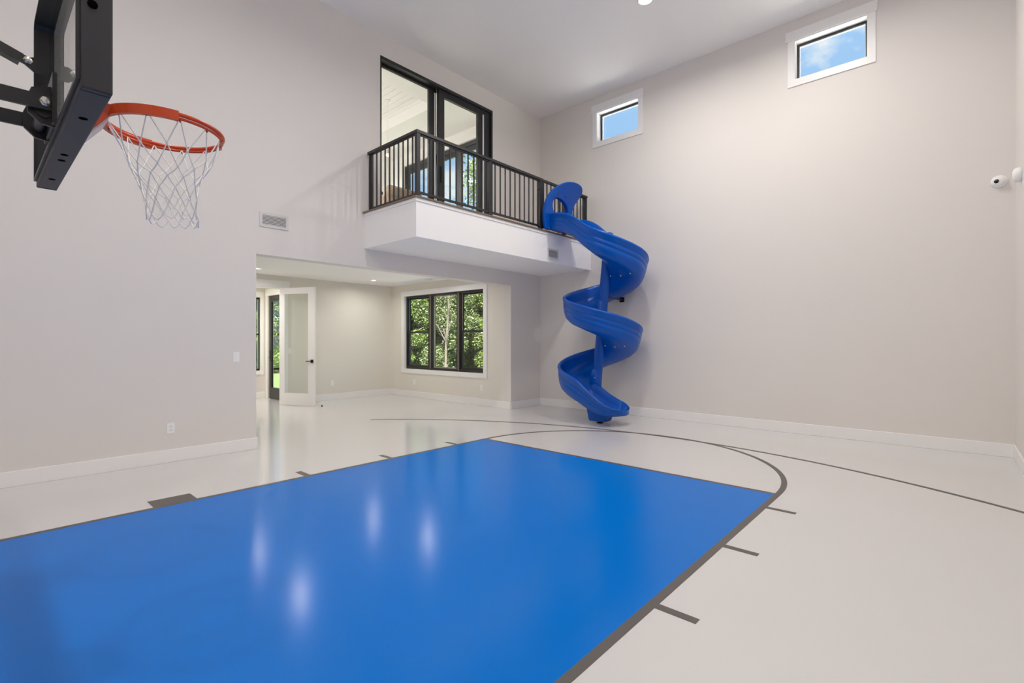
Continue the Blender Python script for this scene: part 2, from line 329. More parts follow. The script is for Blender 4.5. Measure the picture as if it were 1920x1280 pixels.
# ------------------------------------------------------------------ triple window in the lower room
w3 = empty('window_3', 'triple dark framed window looking out on green trees', 'window', kind='structure')
y = YW
B(WX0-0.105, WX0, y-0.018, y, WZ0-0.10, WZ1).build('casing_side', WHITE, w3); B(WX1, WX1+0.105, y-0.018, y, WZ0-0.10, WZ1).build('casing_side', WHITE, w3)
B(WX0-0.115, WX1+0.115, y-0.022, y, WZ1, WZ1+0.115).build('casing_head', WHITE, w3); B(WX0, WX1, y-0.018, y, WZ0-0.10, WZ0).build('casing_bottom', WHITE, w3)
B(WX0, WX0+0.012, y-0.004, y+0.06, WZ0, WZ1).build('jamb', WHITE, w3); B(WX1-0.012, WX1, y-0.004, y+0.06, WZ0, WZ1).build('jamb', WHITE, w3)
UN = ((WX0+0.012, -9.20), (-9.155, -8.215), (-8.17, WX1-0.012))
for i, (a, b) in enumerate(UN):
    f = frame_ring('Y', y+0.055, y+0.17, a, b, WZ0, WZ1, 0.040, 0.05, 0.055).build('unit_frame', FRAME, w3)
    if i == 1:
        frame_ring('Y', y+0.10, y+0.14, a+0.04, b-0.04, WZ0+0.055, WZ1-0.05, 0.022).build('sash', MULL, f)
        B(a+0.06, b-0.06, y+0.118, y+0.122, WZ0+0.075, WZ1-0.07).build('pane', GLASS, f)
    else:
        zm = 1.585
        s1 = frame_ring('Y', y+0.115, y+0.145, a+0.04, b-0.04, zm-0.03, WZ1-0.05, 0.035).build('upper_sash', FRAME, f)
        s2 = frame_ring('Y', y+0.075, y+0.110, a+0.04, b-0.04, WZ0+0.055, zm+0.012, 0.045).build('lower_sash', FRAME, f)
        B(a+0.042, a+0.056, y+0.112, y+0.116, zm, WZ1-0.05).build('side_track', MULL, f); B(b-0.056, b-0.042, y+0.112, y+0.116, zm, WZ1-0.05).build('side_track', MULL, f)
        B((a+b)/2-0.03, (a+b)/2+0.03, y+0.07, y+0.11, zm+0.012, zm+0.026).build('sash_lock', FRAME, f)
        B(a+0.07, b-0.07, y+0.128, y+0.132, zm, WZ1-0.08).build('pane', GLASS, f); B(a+0.08, b-0.08, y+0.090, y+0.094, WZ0+0.095, zm-0.03).build('pane', GLASS, f)
for xm in (-9.1775, -8.1925): B(xm-0.022, xm+0.022, y+0.05, y+0.17, WZ0, WZ1).build('mullion', FRAME, w3); B(xm-0.01, xm+0.01, y+0.046, y+0.05, WZ0+0.03, WZ1-0.03).build('mullion_strip', MULL, w3)

# ------------------------------------------------------------------ hall: door, window, inner glass door
d2 = empty('door_2', 'dark framed outside glass door in the bright hall', 'door', kind='structure')
frame_ring('Y', HY+0.02, HY+0.065, -12.05, -11.13, 0.01, 2.42, 0.115, 0.13, 0.26).build('door_leaf', FRAME, d2)
B(-11.935, -11.245, HY+0.041, HY+0.045, 0.27, 2.29).build('pane', GLASS, d2)
h2 = B(-12.01, -11.975, HY+0.008, HY+0.02, 0.88, 1.14).build('handle_plate', BLACK, d2); MB().cyl((-11.99, HY-0.01, 0.97), (-11.87, HY-0.01, 0.97), 0.009, 8).cyl((-11.99, HY+0.02, 0.97), (-11.99, HY-0.015, 0.97), 0.01, 8).build('lever', BLACK, h2)
B(-12.15, -12.06, HY-0.018, HY, 0, 2.43).build('casing_side', WHITE, d2); B(-11.12, -11.02, HY-0.018, HY, 0, 2.43).build('casing_side', WHITE, d2); B(-12.18, -11.0, HY-0.022, HY, 2.43, 2.58).build('casing_head', WHITE, d2)
w4 = empty('window_4', 'narrow sliver of a hall window at the opening edge', 'window', kind='structure')
frame_ring('X', HX-0.05, HX-0.12, 3.75, 4.65, 0.66, 2.40, 0.045, wr=0.02).build('window_frame', FRAME, w4); B(HX-0.07, HX-0.045, 3.79, 4.63, 1.50, 1.54).build('meeting_rail', FRAME, w4)
B(HX-0.087, HX-0.083, 3.79, 4.63, 0.70, 2.36).build('pane', GLASS, w4)
frame_ring('X', HX+0.018, HX, 3.66, 4.72, 0.57, 2.53, 0.09, 0.13, wr=0.07).build('casing', WHITE, w4)
d1 = empty('door_1', 'white door with one tall glass pane standing open in the lower room', 'door', kind='structure')
B(XF, XF+0.02, DY0-0.11, DY0, 0, DZ1).build('casing_side', WHITE, d1); B(XF, XF+0.02, DY1, DY1+0.10, 0, DZ1).build('casing_side', WHITE, d1)
B(XF, XF+0.026, DY0-0.14, DY1+0.13, DZ1, DZ1+0.15).build('casing_head', WHITE, d1)
holed('X', XF+0.004, XF-0.14, (DY0, DY1), (0, DZ1), [(DY0+0.018, DY1-0.018, -1, DZ1-0.018)]).build('jamb', WHITE, d1)
leafo = bpy.data.objects.new('door_leaf', None); COL.objects.link(leafo); leafo.parent = d1
leafo.location = (XF+0.035, DY1-0.07, 0); hx, hy = -9.861-(XF+0.035), 4.824-(DY1-0.07); leafo.rotation_euler.z = math.atan2(hy, hx)
DW = math.hypot(hx, hy)
frame_ring('Y', -0.022, 0.022, 0, DW, 0.012, 2.49, 0.125, 0.13, 0.25, 0.16).build('leaf_frame', WHITE, leafo, bevel=0.002)
B(0.125, DW-0.16, -0.004, 0.004, 0.26, 2.36).build('leaf_pane', GLASS, leafo)
B(DW-0.09, DW-0.03, -0.034, -0.022, 0.91, 0.975).build('handle_rose', BLACK, leafo); MB().bar((DW-0.06, -0.055, 0.942), (DW-0.19, -0.055, 0.942), 0.012, 0.016).bar((DW-0.06, -0.022, 0.942), (DW-0.06, -0.06, 0.942), 0.014, 0.014).build('door_lever', BLACK, leafo)
tag(MB().lathe([(0.0001, 0.03), (0.014, 0.03), (0.018, 0.0), (0.0001, 0.0)], (-9.78, 4.93, 0)).build('door_stop', BLACK), 'tiny dark door stop on the floor by the open door', 'door stop')

# ------------------------------------------------------------------ sliding door to the balcony
d3 = empty('door_3', 'black framed sliding glass door opening onto the balcony', 'door', kind='structure')
holed('X', XL+0.004, XI, (SL0, SL1), (ZD, SLZ), [(SL0+0.024, SL1-0.045, ZD-1, SLZ-0.05)]).build('door_frame', BLACK, d3)
p1 = frame_ring('X', XL-0.11, XL-0.155, SL0+0.024, 5.44, ZD+0.005, SLZ-0.05, 0.02, 0.035, 0.09, 0.16).build('fixed_panel', BLACK, d3)
B(XL-0.134, XL-0.130, SL0+0.04, 5.30, ZD+0.09, SLZ-0.08).build('pane', GLASS, p1)
p2 = frame_ring('X', XL-0.03, XL-0.085, 5.43, SL1-0.045, ZD+0.005, SLZ-0.05, 0.125, 0.115, 0.16, 0.31).build('sliding_panel', BLACK, d3)
B(XL-0.060, XL-0.056, 5.55, SL1-0.34, ZD+0.16, SLZ-0.16).build('pane', GLASS, p2)
B(XL-0.029, XL-0.022, 6.485, 6.515, ZD+0.16, SLZ-0.14).build('gap_strip', WHITE, p2); B(XL-0.10, XL-0.093, 5.385, 5.41, ZD+0.1, SLZ-0.12).build('gap_strip', WHITE, p2)  # white strips stand in for the pale gap lines beside the panels
hp = B(XL-0.03, XL-0.018, 5.46, 5.50, ZD+0.82, ZD+1.10).build('handle_plate', BLACK, p2)
B(XL-0.014, XL-0.002, 5.47, 5.49, ZD+0.84, ZD+1.08).build('pull', BLACK, p2)
B(XL-0.02, XL+0.004, SL0+0.024, SL1-0.045, ZD, ZD+0.012).build('sill', BLACK, d3)

# upstairs glazing
w5 = empty('window_5', 'wide black framed glass doors upstairs showing sky', 'window', kind='structure')
frame_ring('Y', YW+0.03, YW+0.15, GX0, GX1, ZD, GZ1, 0.05, 0.09, 0.03).build('outer_frame', BLACK, w5)
ps = [GX0+0.05, -9.17, -8.18, GX1-0.05]
for i in range(3):
    q = frame_ring('Y', YW+0.06, YW+0.11, ps[i], ps[i+1], ZD+0.03, GZ1-0.09, 0.085, 0.10, 0.13).build('glass_door', BLACK, w5)
    B(ps[i]+0.08, ps[i+1]-0.08, YW+0.083, YW+0.087, ZD+0.15, GZ1-0.18).build('pane', GLASS, q)
B(GX0-0.1, GX1+0.1, YW-0.02, YW, GZ1, GZ1+0.14).build('casing_head', WHITE, w5); B(GX0-0.1, GX0, YW-0.018, YW, ZD, GZ1).build('casing_side', WHITE, w5); B(GX1, GX1+0.1, YW-0.018, YW, ZD, GZ1).build('casing_side', WHITE, w5)

# ------------------------------------------------------------------ balcony
bal = empty('balcony', 'white boxed balcony jutting from the wall above the opening', 'balcony', kind='structure')
B(XL, XD, YD0, YB, ZL, ZD-0.026).build('balcony_box', CEILP, bal)
m = MB().box(XL, XD+0.012, YD0-0.012, YB, ZD-0.068, ZD-0.026); m.build('trim_strip', WHITE, bal)
m = MB().box(XL, XD+0.03, YD0-0.03, YB, ZD-0.026, ZD); m.build('nosing', WOOD, bal, bevel=0.006)['label'] = 'brown wood nosing around the balcony floor'

# railing
rl = empty('balcony_railing', 'black metal railing with thin balusters around the balcony', 'railing', loc=(XD, YD0, ZD))
def RB(x0, x1, y0, y1, z0, z1, name, parent=None):
    o = B(x0, x1, y0, y1, z0, z1).build(name, BLACK, parent or rl)
    if parent is None: o.location = (-XD, -YD0, -ZD)
    return o
RX, RT = -5.34, 4.195
yr = YD0+0.06
PW = 0.027
def post(x, yy, w=PW, top=RT-0.045): return RB(x-w, x+w, yy-w, yy+w, ZD, top, 'post')
post(RX, yr); post(RX, 5.40); post(RX, 6.655); post(RX, 7.35); post(RX, 8.06); post(XL+0.085, yr, 0.022)
RB(RX-0.032, RX+0.032, yr-0.032, 6.70, RT-0.04, RT, 'top_rail'); RB(RX-0.032, RX+0.032, 7.32, 8.10, RT-0.04, RT, 'top_rail'); RB(XL+0.04, RX-0.032, yr-0.032, yr+0.032, RT-0.04, RT, 'top_rail')
for a, b in ((yr, 5.40), (5.40, 6.655), (7.35, 8.06)): RB(RX-0.012, RX+0.012, a+PW, b-PW, ZD+0.055, ZD+0.085, 'bottom_rail'); RB(RX-0.014, RX+0.014, a+PW, b-PW, RT-0.06, RT-0.04, 'upper_rail')
RB(XL+0.1, RX-PW, yr-0.012, yr+0.012, ZD+0.03, ZD+0.06, 'bottom_rail')
bal_me = B(-0.0085, 0.0085, -0.0085, 0.0085, 0, RT-0.04-ZD-0.06)
b0 = bal_me.build('baluster', BLACK, rl)
def balu(x, yy, first=[True]):
    o = b0 if first[0] else inst(b0, rl); first[0] = False
    o.location = (x-XD, yy-YD0, 0.05)
for i in range(11): balu(RX, 4.137+i*0.1168)
for i in range(10): balu(RX, 5.53+i*0.1175)
for yy in (7.45, 7.56, 7.67, 7.786, 7.90, 7.985): balu(RX, yy)
for i in range(10): balu(-5.445-i*0.109, yr)
gt = bpy.data.objects.new('gate', None); COL.objects.link(gt); gt.parent = rl; gt.location = (-XD, -YD0, -ZD)
RB(RX-0.02, RX+0.02, 6.70, 6.745, ZD+0.04, RT-0.005, 'gate_stile', gt); RB(RX-0.02, RX+0.02, 7.19, 7.235, ZD+0.04, RT-0.005, 'gate_stile', gt)
RB(RX-0.024, RX+0.024, 6.70, 7.235, RT-0.04, RT-0.002, 'gate_rail', gt); RB(RX-0.012, RX+0.012, 6.745, 7.19, ZD+0.055, ZD+0.085, 'gate_rail', gt)
for i in range(3): RB(RX-0.0085, RX+0.0085, 6.85+i*0.115-0.0085, 6.85+i*0.115+0.0085, ZD+0.06, RT-0.04, 'gate_baluster', gt)
lt = MB().box(RX-0.01, RX+0.05, 6.585, 6.63, RT-0.20, RT-0.17).box(RX+0.03, RX+0.045, 6.54, 6.60, RT-0.225, RT-0.195).build('gate_latch', BLACK, rl); lt.location = (-XD, -YD0, -ZD)

# ------------------------------------------------------------------ spiral slide
XA, YA = -4.590, 7.425
def lean(p): return Vector((p[0]+0.082*(p[2]-1.5), p[1]+0.014*(p[2]-1.5), p[2]))
PITCH = 1.205
def zbed(psi): return 1.765-PITCH*psi/360
C42, S42 = math.cos(YAW), math.sin(YAW)
RGT = Vector((C42, S42, 0)); FWD = Vector((-S42, C42, 0))
def section(hi, ho, ub=1.0):
    """(r, z) loop: inner edge, bed, outer wall, rim, outer skin, underside. hi/ho = inner and outer wall heights, ub = depth of the underside"""
    k = ho/0.36
    inn = [(0.070, hi), (0.085, hi+0.012), (0.105, hi), (0.125, hi*0.55), (0.155, hi*0.22+0.005), (0.22, 0.0)]
    bed = [(0.34, -0.006), (0.45, 0.0), (0.54, 0.03*min(1, k+0.1)), (0.595, 0.08*k+0.01*min(1, k)), (0.625, 0.17*k), (0.645, 0.30*k), (0.658, 0.345*k)]
    rim = [(0.672, 0.362*k), (0.692, 0.366*k), (0.710, 0.356*k), (0.716, 0.335*k), (0.710, 0.318*k)]
    outw = [(0.700, 0.302*k), (0.697, 0.245*k), (0.686, 0.238*k), (0.693, 0.229*k), (0.687, 0.166*k), (0.676, 0.158*k), (0.682, 0.149*k), (0.668, 0.085*k), (0.640, 0.02*k-0.005*ub), (0.590, -0.035*ub), (0.50, -0.060*ub)]
    und = [(0.34, -0.066*ub), (0.20, -0.062*ub), (0.10, -0.045*ub), (0.070, -0.02*ub)]
    return inn+bed+rim+outw+und
def sweep(stations):
    vs = []; fs = []; N = None
    for (o, rd, z, hi, ho, ub) in stations:
        pr = section(hi, ho, ub); N = len(pr)
        for r, h in pr: vs.append(lean((o[0]+rd[0]*r, o[1]+rd[1]*r, z+h)))
    for i in range(len(stations)-1):
        for k in range(N): fs.append((i*N+k, i*N+(k+1) % N, (i+1)*N+(k+1) % N, (i+1)*N+k))
    M = len(stations)-1
    fs += [tuple(range(N)), tuple(M*N+k for k in range(N))[::-1]]
    return MB().add(vs, fs, True)
def sm(a, b, t): t = max(0, min(1, t)); t = t*t*(3-2*t); return a+(b-a)*t
def lerp_tab(tab, x):
    for (x0, y0), (x1, y1) in zip(tab, tab[1:]):
        if x <= x1: return sm(y0, y1, (x-x0)/(x1-x0)) if False else y0+(y1-y0)*max(0, (x-x0)/(x1-x0))
    return tab[-1][1]
st = []
PS0, PS1 = 48-360, 408
XT = XD+0.005-0.082*1.75
ztab = [(XT, 3.335), (-5.22, 3.325), (-5.05, 3.265), (-4.85, 3.125), (-4.72, 3.00), (XA, zbed(PS0)+0.075)]
for i in range(16):
    x = XT+(XA-XT)*i/16; u = i/16
    st.append(((x, YA), (0, -1), lerp_tab(ztab, x), sm(0.20, 0.37, u), sm(0.245, 0.355, u), sm(0.30, 1.0, u)))
NT = 150
for i in range(NT+1):
    ps = PS0+(PS1-PS0)*i/NT; a = math.radians(ps)
    rd = RGT*(-math.cos(a))-FWD*math.sin(a)
    z = zbed(ps)+0.075*max(0, 1-(ps-PS0)/55)
    hi = 0.10+0.26*max(0, 1-(ps-PS0)/45)+0.16*max(0, (ps-PS1+40)/40)
    st.append(((XA, YA), (rd.x, rd.y), z, hi, 0.355, 1.0))
ze = zbed(PS1)
EX = 0.58
for i in range(1, 15):
    u = i/14; x = XA+EX*u
    st.append(((x, YA), (0, -1), ze-0.225*math.sin(u*math.pi/2), 0.26-0.09*u**1.5, 0.355-0.165*u**1.5, 1.0-0.4*u))
for _ in range(14):                         # fair the height curves
    zz = [t[2:] for t in st]
    for i in range(1, len(st)-1): st[i] = st[i][:2]+tuple((a+2*b+c)/4 for a, b, c in zip(zz[i-1], zz[i], zz[i+1]))
sl = empty('spiral_slide', 'bright blue plastic spiral slide descending from the balcony to the floor', 'slide', loc=(XA, YA, 0))
def SP(mb, name, m, **k):
    o = mb.build(name, m, sl, **k); o.matrix_parent_inverse = Matrix.Translation((-XA, -YA, 0)); return o
SP(sweep(st), 'slide_channel', SLIDE)
# rounded exit lip that closes the trough like a spoon
ls = st[-1]; xe = ls[0][0]; ze2 = ls[2]; NR = 12; yc = 0.393
prof = section(*ls[3:]); n_ = len(prof); vs = []; fs = []
for j in range(NR+1):
    u = j/NR; ang = u*math.pi/2; ins = max(math.cos(ang)**0.9, 0.03)
    for r, h in prof: vs.append(lean((xe+0.24*math.sin(ang), YA-(yc+(r-yc)*ins), ze2+h*(1-0.60*math.sin(ang))+0.015*u)))
for j in range(NR):
    for k in range(n_): fs.append((j*n_+k, j*n_+(k+1) % n_, (j+1)*n_+(k+1) % n_, (j+1)*n_+k))
fs.append(tuple(NR*n_+k for k in range(n_)))
SP(MB().add(vs, fs, True), 'exit_lip', SLIDE)
# centre column in sections
cz = [0.44, 1.02, 1.62, 2.22, 2.80, 3.20]
for a, b in zip(cz, cz[1:]):
    SP(MB().tube([lean((XA, YA, a)), lean((XA, YA, a+0.02)), lean((XA, YA, b-0.02)), lean((XA, YA, b))], 0.085, 20, rad=[0.083, 0.085, 0.080, 0.079]), 'column_section', SLIDE)
SP(MB().lathe([(0.0001, 0.05), (0.06, 0.045), (0.085, 0.02), (0.09, -0.06), (0.0001, -0.06)], lean((XA, YA, 3.20)), seg=20), 'column_cap', SLIDE)
# inner flanges wrapping the column under each half turn
for ps in (-20, 340):
    a = math.radians(ps+15); rd = RGT*(-math.cos(a))-FWD*math.sin(a); z = zbed(ps)
    SP(MB().tube([lean((XA+rd.x*0.03, YA+rd.y*0.03, z+h)) for h in (-0.16, -0.08, 0.0, 0.10, 0.20, 0.27)], 0.1, 16, rad=[0.04, 0.082, 0.10, 0.102, 0.085, 0.045]), 'column_flange', SLIDE)
# foot
ft = MB()
def fr(z, x0, x1, y0, y1): return [(x0, y0, z), (x1, y0, z), (x1, y1, z), (x0, y1, z)]
rings = [fr(0.03, -4.44, -4.17, 6.985, 7.185), fr(0.05, -4.46, -4.15, 6.97, 7.20), [(-4.47, 6.95, 0.25), (-4.10, 6.95, 0.15), (-4.10, 7.24, 0.15), (-4.47, 7.24, 0.25)]]
v = [p for r in rings for p in r]; f = [(0,1,2,3), (8,9,10,11)]
for i in range(2):
    for k in range(4): f.append((i*4+k, i*4+(k+1) % 4, (i+1)*4+(k+1) % 4, (i+1)*4+k))
v = [(lean(p) if p[2] > 0.1 else Vector(p)-Vector((0.08, 0.02, 0))) for p in v]
SP(ft.add(v, f), 'foot', SLIDE, bevel=0.03)
SP(MB().lathe([(0.0001, 0.035), (0.02, 0.035), (0.02, 0.012), (0.055, 0.010), (0.055, 0.0), (0.0001, 0.0)], (-4.385, 7.065, 0.0)), 'foot_leveller', BLACK)
# wall bracket
bz = 2.135
SP(MB().bar(lean((XA+0.02, YA+0.05, bz)), (-4.60, YB-0.02, bz), 0.02, 0.02), 'wall_strut', BLACK)
SP(B(-4.645, -4.555, YB-0.02, YB, bz-0.045, bz+0.045), 'wall_plate', BLACK)
# bolts on the underside of the channel
def boltpos(ps, r, dz):
    a = math.radians(ps); rd = RGT*(-math.cos(a))-FWD*math.sin(a)
    return lean((XA+rd.x*r, YA+rd.y*r, zbed(ps)+dz))
for ps in (-232, 128):
    for r, dz in ((0.12, -0.055), (0.34, -0.072), (0.54, -0.055)):
        SP(MB().sphere(boltpos(ps, r, dz), 0.014, 8), 'bolt', STEEL)
for ps in (40, 400): SP(MB().sphere(lean((XA-RGT.x*0.06-FWD.x*0.085, YA-RGT.y*0.06-FWD.y*0.085, zbed(ps)+0.30)), 0.012, 8), 'bolt', STEEL)
SP(MB().sphere((XD+0.06, 6.765, 3.335), 0.012, 8), 'bolt', STEEL)
# entrance hood: arched panel with an opening, leaning out over the mouth
def hood_x(zz): return XD+0.03+0.30*max(0, (zz-3.2)/0.9)**2.6
HOOD_OUT = [(6.696, 3.246), (6.637, 3.456), (6.605, 3.602), (6.592, 3.746), (6.625, 3.886), (6.697, 3.997), (6.849, 4.098), (7.063, 4.141), (7.291, 4.132), (7.407, 4.082), (7.451, 4.015), (7.421, 3.924), (7.375, 3.809), (7.377, 3.718), (7.447, 3.638), (7.564, 3.544)]
HOOD_IN = [(6.944, 3.584), (6.848, 3.639), (6.783, 3.723), (6.763, 3.814), (6.819, 3.846), (6.928, 3.846), (7.056, 3.819), (7.167, 3.77), (7.236, 3.702), (7.231, 3.637), (7.081, 3.6)]
def smooth_loop(p, n_=3):
    for _ in range(n_):
        q = []
        for i in range(len(p)):
            a, b = p[i], p[(i+1) % len(p)]
            q += [(0.75*a[0]+0.25*b[0], 0.75*a[1]+0.25*b[1]), (0.25*a[0]+0.75*b[0], 0.25*a[1]+0.75*b[1])]
        p = q
    return p
cu = bpy.data.curves.new('hood_outline', 'CURVE'); cu.dimensions = '2D'; cu.fill_mode = 'BOTH'; cu.extrude = 0.012; cu.bevel_depth = 0.022; cu.bevel_resolution = 3; cu.offset = -0.022
for lp in (smooth_loop(HOOD_OUT, 2), smooth_loop(HOOD_IN, 2)):
    sp = cu.splines.new('POLY'); sp.points.add(len(lp)-1); sp.use_cyclic_u = True
    for pt, (a, b) in zip(sp.points, lp): pt.co = (a, b, 0, 1)
co = bpy.data.objects.new('hood_outline', cu); COL.objects.link(co)
bpy.context.view_layer.update()
hm = bpy.data.meshes.new_from_object(co.evaluated_get(bpy.context.evaluated_depsgraph_get()))
bpy.data.objects.remove(co); bpy.data.curves.remove(cu)
hmb = MB(); hmb.add([(hood_x(v.co.y)+v.co.z, v.co.x, v.co.y) for v in hm.vertices], [tuple(p.vertices) for p in hm.polygons], False)
bpy.data.meshes.remove(hm)
hdo = SP(hmb, 'entrance_hood', SLIDE, weld=True)
for p in hdo.data.polygons: p.use_smooth = abs(p.normal.x) < 0.97
for yy, zz in [(6.819, 3.908), (7.037, 3.91)]:
    SP(MB().sphere((hood_x(zz)+0.033, yy, zz), 0.022, 10, (0.35, 0.8, 1.4)), 'grip_slot', SLIDED)

# ------------------------------------------------------------------ basketball hoop
HC = Vector((-2.90, 0.655, 2.415)); RR = 0.243
hoop = empty('basketball_hoop', 'wall mounted basketball hoop with glass backboard, orange rim and white net', 'hoop', loc=(HC.x, YFR, HC.z))
def HP(mb, name, m, parent=None, **k):
    o = mb.build(name, m, parent or hoop, **k)
    if parent is None: o.matrix_parent_inverse = Matrix.Translation((-HC.x, -YFR, -HC.z))
    return o
BX0, BX1, BZ0, BZ1 = -3.66, -2.115, 2.225, 3.07; BC = 0.03
def board_poly(i): return [(BX0+i, BZ0+i), (BX1-i, BZ0+i), (BX1-i, BZ1-BC), (BX1-BC, BZ1-i), (BX0+BC, BZ1-i), (BX0+i, BZ1-BC)]
def xz_prism(poly, y0, y1):
    N = len(poly); return MB().add([(x, y0, z) for x, z in poly]+[(x, y1, z) for x, z in poly], [tuple(range(N)), tuple(range(N, 2*N))[::-1]]+[(i, (i+1) % N, N+(i+1) % N, N+i) for i in range(N)])
HP(xz_prism(board_poly(0.012), 0.292, 0.304), 'backboard_glass', BOARDG)
fm = MB(); po = board_poly(0.0); pi_ = board_poly(0.012); N = 6
vs = [(x, yy, z) for yy in (0.232, 0.312) for ring in (po, pi_) for x, z in ring]; fs = []
for i in range(N):
    j = (i+1) % N
    fs += [(i, j, N+j, N+i), (2*N+i, 2*N+j, 3*N+j, 3*N+i), (i, j, 2*N+j, 2*N+i), (N+i, N+j, 3*N+j, 3*N+i)]
HP(fm.add(vs, fs), 'backboard_frame', BLACK)
# padding: bottom pad with two raised side ends
PZ = 2.195
bp_ = MB().box(BX0+0.015, BX1-0.013, 0.243, 0.325, PZ, PZ+0.05); pad = HP(bp_, 'bottom_pad', PAD, bevel=0.006)
HP(MB().box(BX1-0.012, BX1+0.014, 0.243, 0.325, PZ, 2.62), 'side_pad', PAD, bevel=0.006); HP(MB().box(BX0-0.012, BX0+0.014, 0.243, 0.325, PZ, 2.62), 'side_pad', PAD, bevel=0.006)
for x in (-2.40, -2.93, -3.03, -3.42): 
    o = HP(MB().lathe([(0.0001, 0), (0.014, 0), (0.014, 0.004), (0.0001, 0.004)], (x, 0.284, PZ-0.001), (0, 0, 1), 12), 'pad_plug', PLUG)
HP(MB().lathe([(0.0001, 0), (0.014, 0), (0.014, 0.004), (0.0001, 0.004)], (BX1+0.013, 0.272, 2.475), (1, 0, 0), 12), 'pad_plug', PLUG)
# rim: two rings, support band, bracket
rim = HP(MB().tube([HC+Vector((RR*math.cos(2*math.pi*i/72), RR*math.sin(2*math.pi*i/72), 0)) for i in range(72)], 0.0095, 10, closed=True), 'rim', ORANGE)
HP(MB().tube([HC+Vector(((RR-0.004)*math.cos(2*math.pi*i/72), (RR-0.004)*math.sin(2*math.pi*i/72), -0.017)) for i in range(72)], 0.007, 8, closed=True), 'lower_ring', ORANGE)
def band(a0, a1, r0, r1, z0, z1, nseg=40):
    vs = []; fs = []
    for i in range(nseg+1):
        a = a0+(a1-a0)*i/nseg
        for r, z in ((r0, z0), (r1, z0), (r1, z1), (r0, z1)): vs.append((HC.x+r*math.cos(a), HC.y+r*math.sin(a), HC.z+z))
    for i in range(nseg):
        for k in range(4): fs.append((i*4+k, i*4+(k+1) % 4, (i+1)*4+(k+1) % 4, (i+1)*4+k))
    fs += [(0, 1, 2, 3), tuple(nseg*4+k for k in range(4))]
    return MB().add(vs, fs)
HP(band(math.radians(-178), math.radians(-2), RR-0.006, RR+0.012, -0.032, 0.012), 'support_band', ORANGE)
br = MB(); yb, yf = 0.305, HC.y-RR+0.012
vs = [(HC.x-0.10, yb, HC.z+0.012), (HC.x+0.10, yb, HC.z+0.012), (HC.x+0.115, yf+0.02, HC.z+0.010), (HC.x-0.115, yf+0.02, HC.z+0.010),
      (HC.x-0.085, yb, HC.z-0.185), (HC.x+0.085, yb, HC.z-0.185), (HC.x+0.085, yf, HC.z-0.034), (HC.x-0.085, yf, HC.z-0.034)]
HP(br.add(vs, [(0,1,2,3), (4,5,6,7), (0,1,5,4), (1,2,6,5), (2,3,7,6), (3,0,4,7)]), 'rim_bracket', ORANGE, bevel=0.004)
vs = [(HC.x-0.08, yb, HC.z-0.189), (HC.x+0.08, yb, HC.z-0.189), (HC.x+0.078, yf-0.004, HC.z-0.039), (HC.x-0.078, yf-0.004, HC.z-0.039)]
vs2 = [(x, yy, z-0.012) for x, yy, z in vs]
HP(MB().add(vs+vs2, [(0,1,2,3), (4,5,6,7), (0,1,5,4), (1,2,6,5), (2,3,7,6), (3,0,4,7)]), 'bracket_cover', PALE)
HP(MB().box(HC.x-0.11, HC.x+0.11, 0.304, 0.312, HC.z-0.13, HC.z+0.03), 'rim_plate', ORANGE)
# net: knotted diamonds hung from twelve hooks
netm = MB(); NK = 12; rows = [(-0.012, RR-0.006), (-0.135, 0.185), (-0.205, 0.155), (-0.265, 0.130), (-0.32, 0.115), (-0.375, 0.108), (-0.435, 0.104)]
rng = random.Random(3); P = {}
for j, (dz, r) in enumerate(rows):
    for k in range(NK):
        a = 2*math.pi*(k+0.5*(j % 2))/NK+(rng.uniform(-0.07, 0.07) if j else 0)
        jr = r*(1+(rng.uniform(-0.06, 0.06) if j else 0)); jz = dz+(rng.uniform(-0.014, 0.014) if j else 0)
        P[j, k] = HC+Vector((jr*math.cos(a)+0.05*(dz*dz/0.17)*0.6, jr*math.sin(a)+0.03*(dz*dz/0.17)*0.6, jz))
knots = MB()
for j in range(len(rows)-1):
    for k in range(NK):
        nb = (P[j+1, k], P[j+1, (k-1) % NK]) if j % 2 == 0 else (P[j+1, (k+1) % NK], P[j+1, k])
        for q in nb:
            mid = (P[j, k]+q)/2+Vector((0, 0, -0.004 if j else 0))
            netm.tube([P[j, k], mid, q], 0.0028, 6, cap=False)
        if j: knots.sphere(P[j, k], 0.0058, 6)
for k in range(NK):
    a, b = P[len(rows)-1, k], P[len(rows)-1, (k+1) % NK]
    netm.tube([a, a*0.75+b*0.25+Vector((0, 0, -0.022)), (a+b)/2+Vector((0, 0, -0.032)), a*0.25+b*0.75+Vector((0, 0, -0.022)), b], 0.0026, 6, cap=False)
no = HP(netm, 'net', NETM); ko = knots.build('net_knots', NETM, no); ko['kind'] = 'stuff'
h0 = MB().tube([(0, 0, 0), (0.004, 0, -0.012), (-0.004, 0, -0.018), (-0.012, 0, -0.008)], 0.003, 6).build('net_hook', ORANGE, rim)
for k in range(NK):
    a = 2*math.pi*k/NK; o = h0 if k == 0 else inst(h0, rim)
    o.location = (HC.x+RR*math.cos(a), HC.y+RR*math.sin(a), HC.z-0.014); o.rotation_euler.z = a
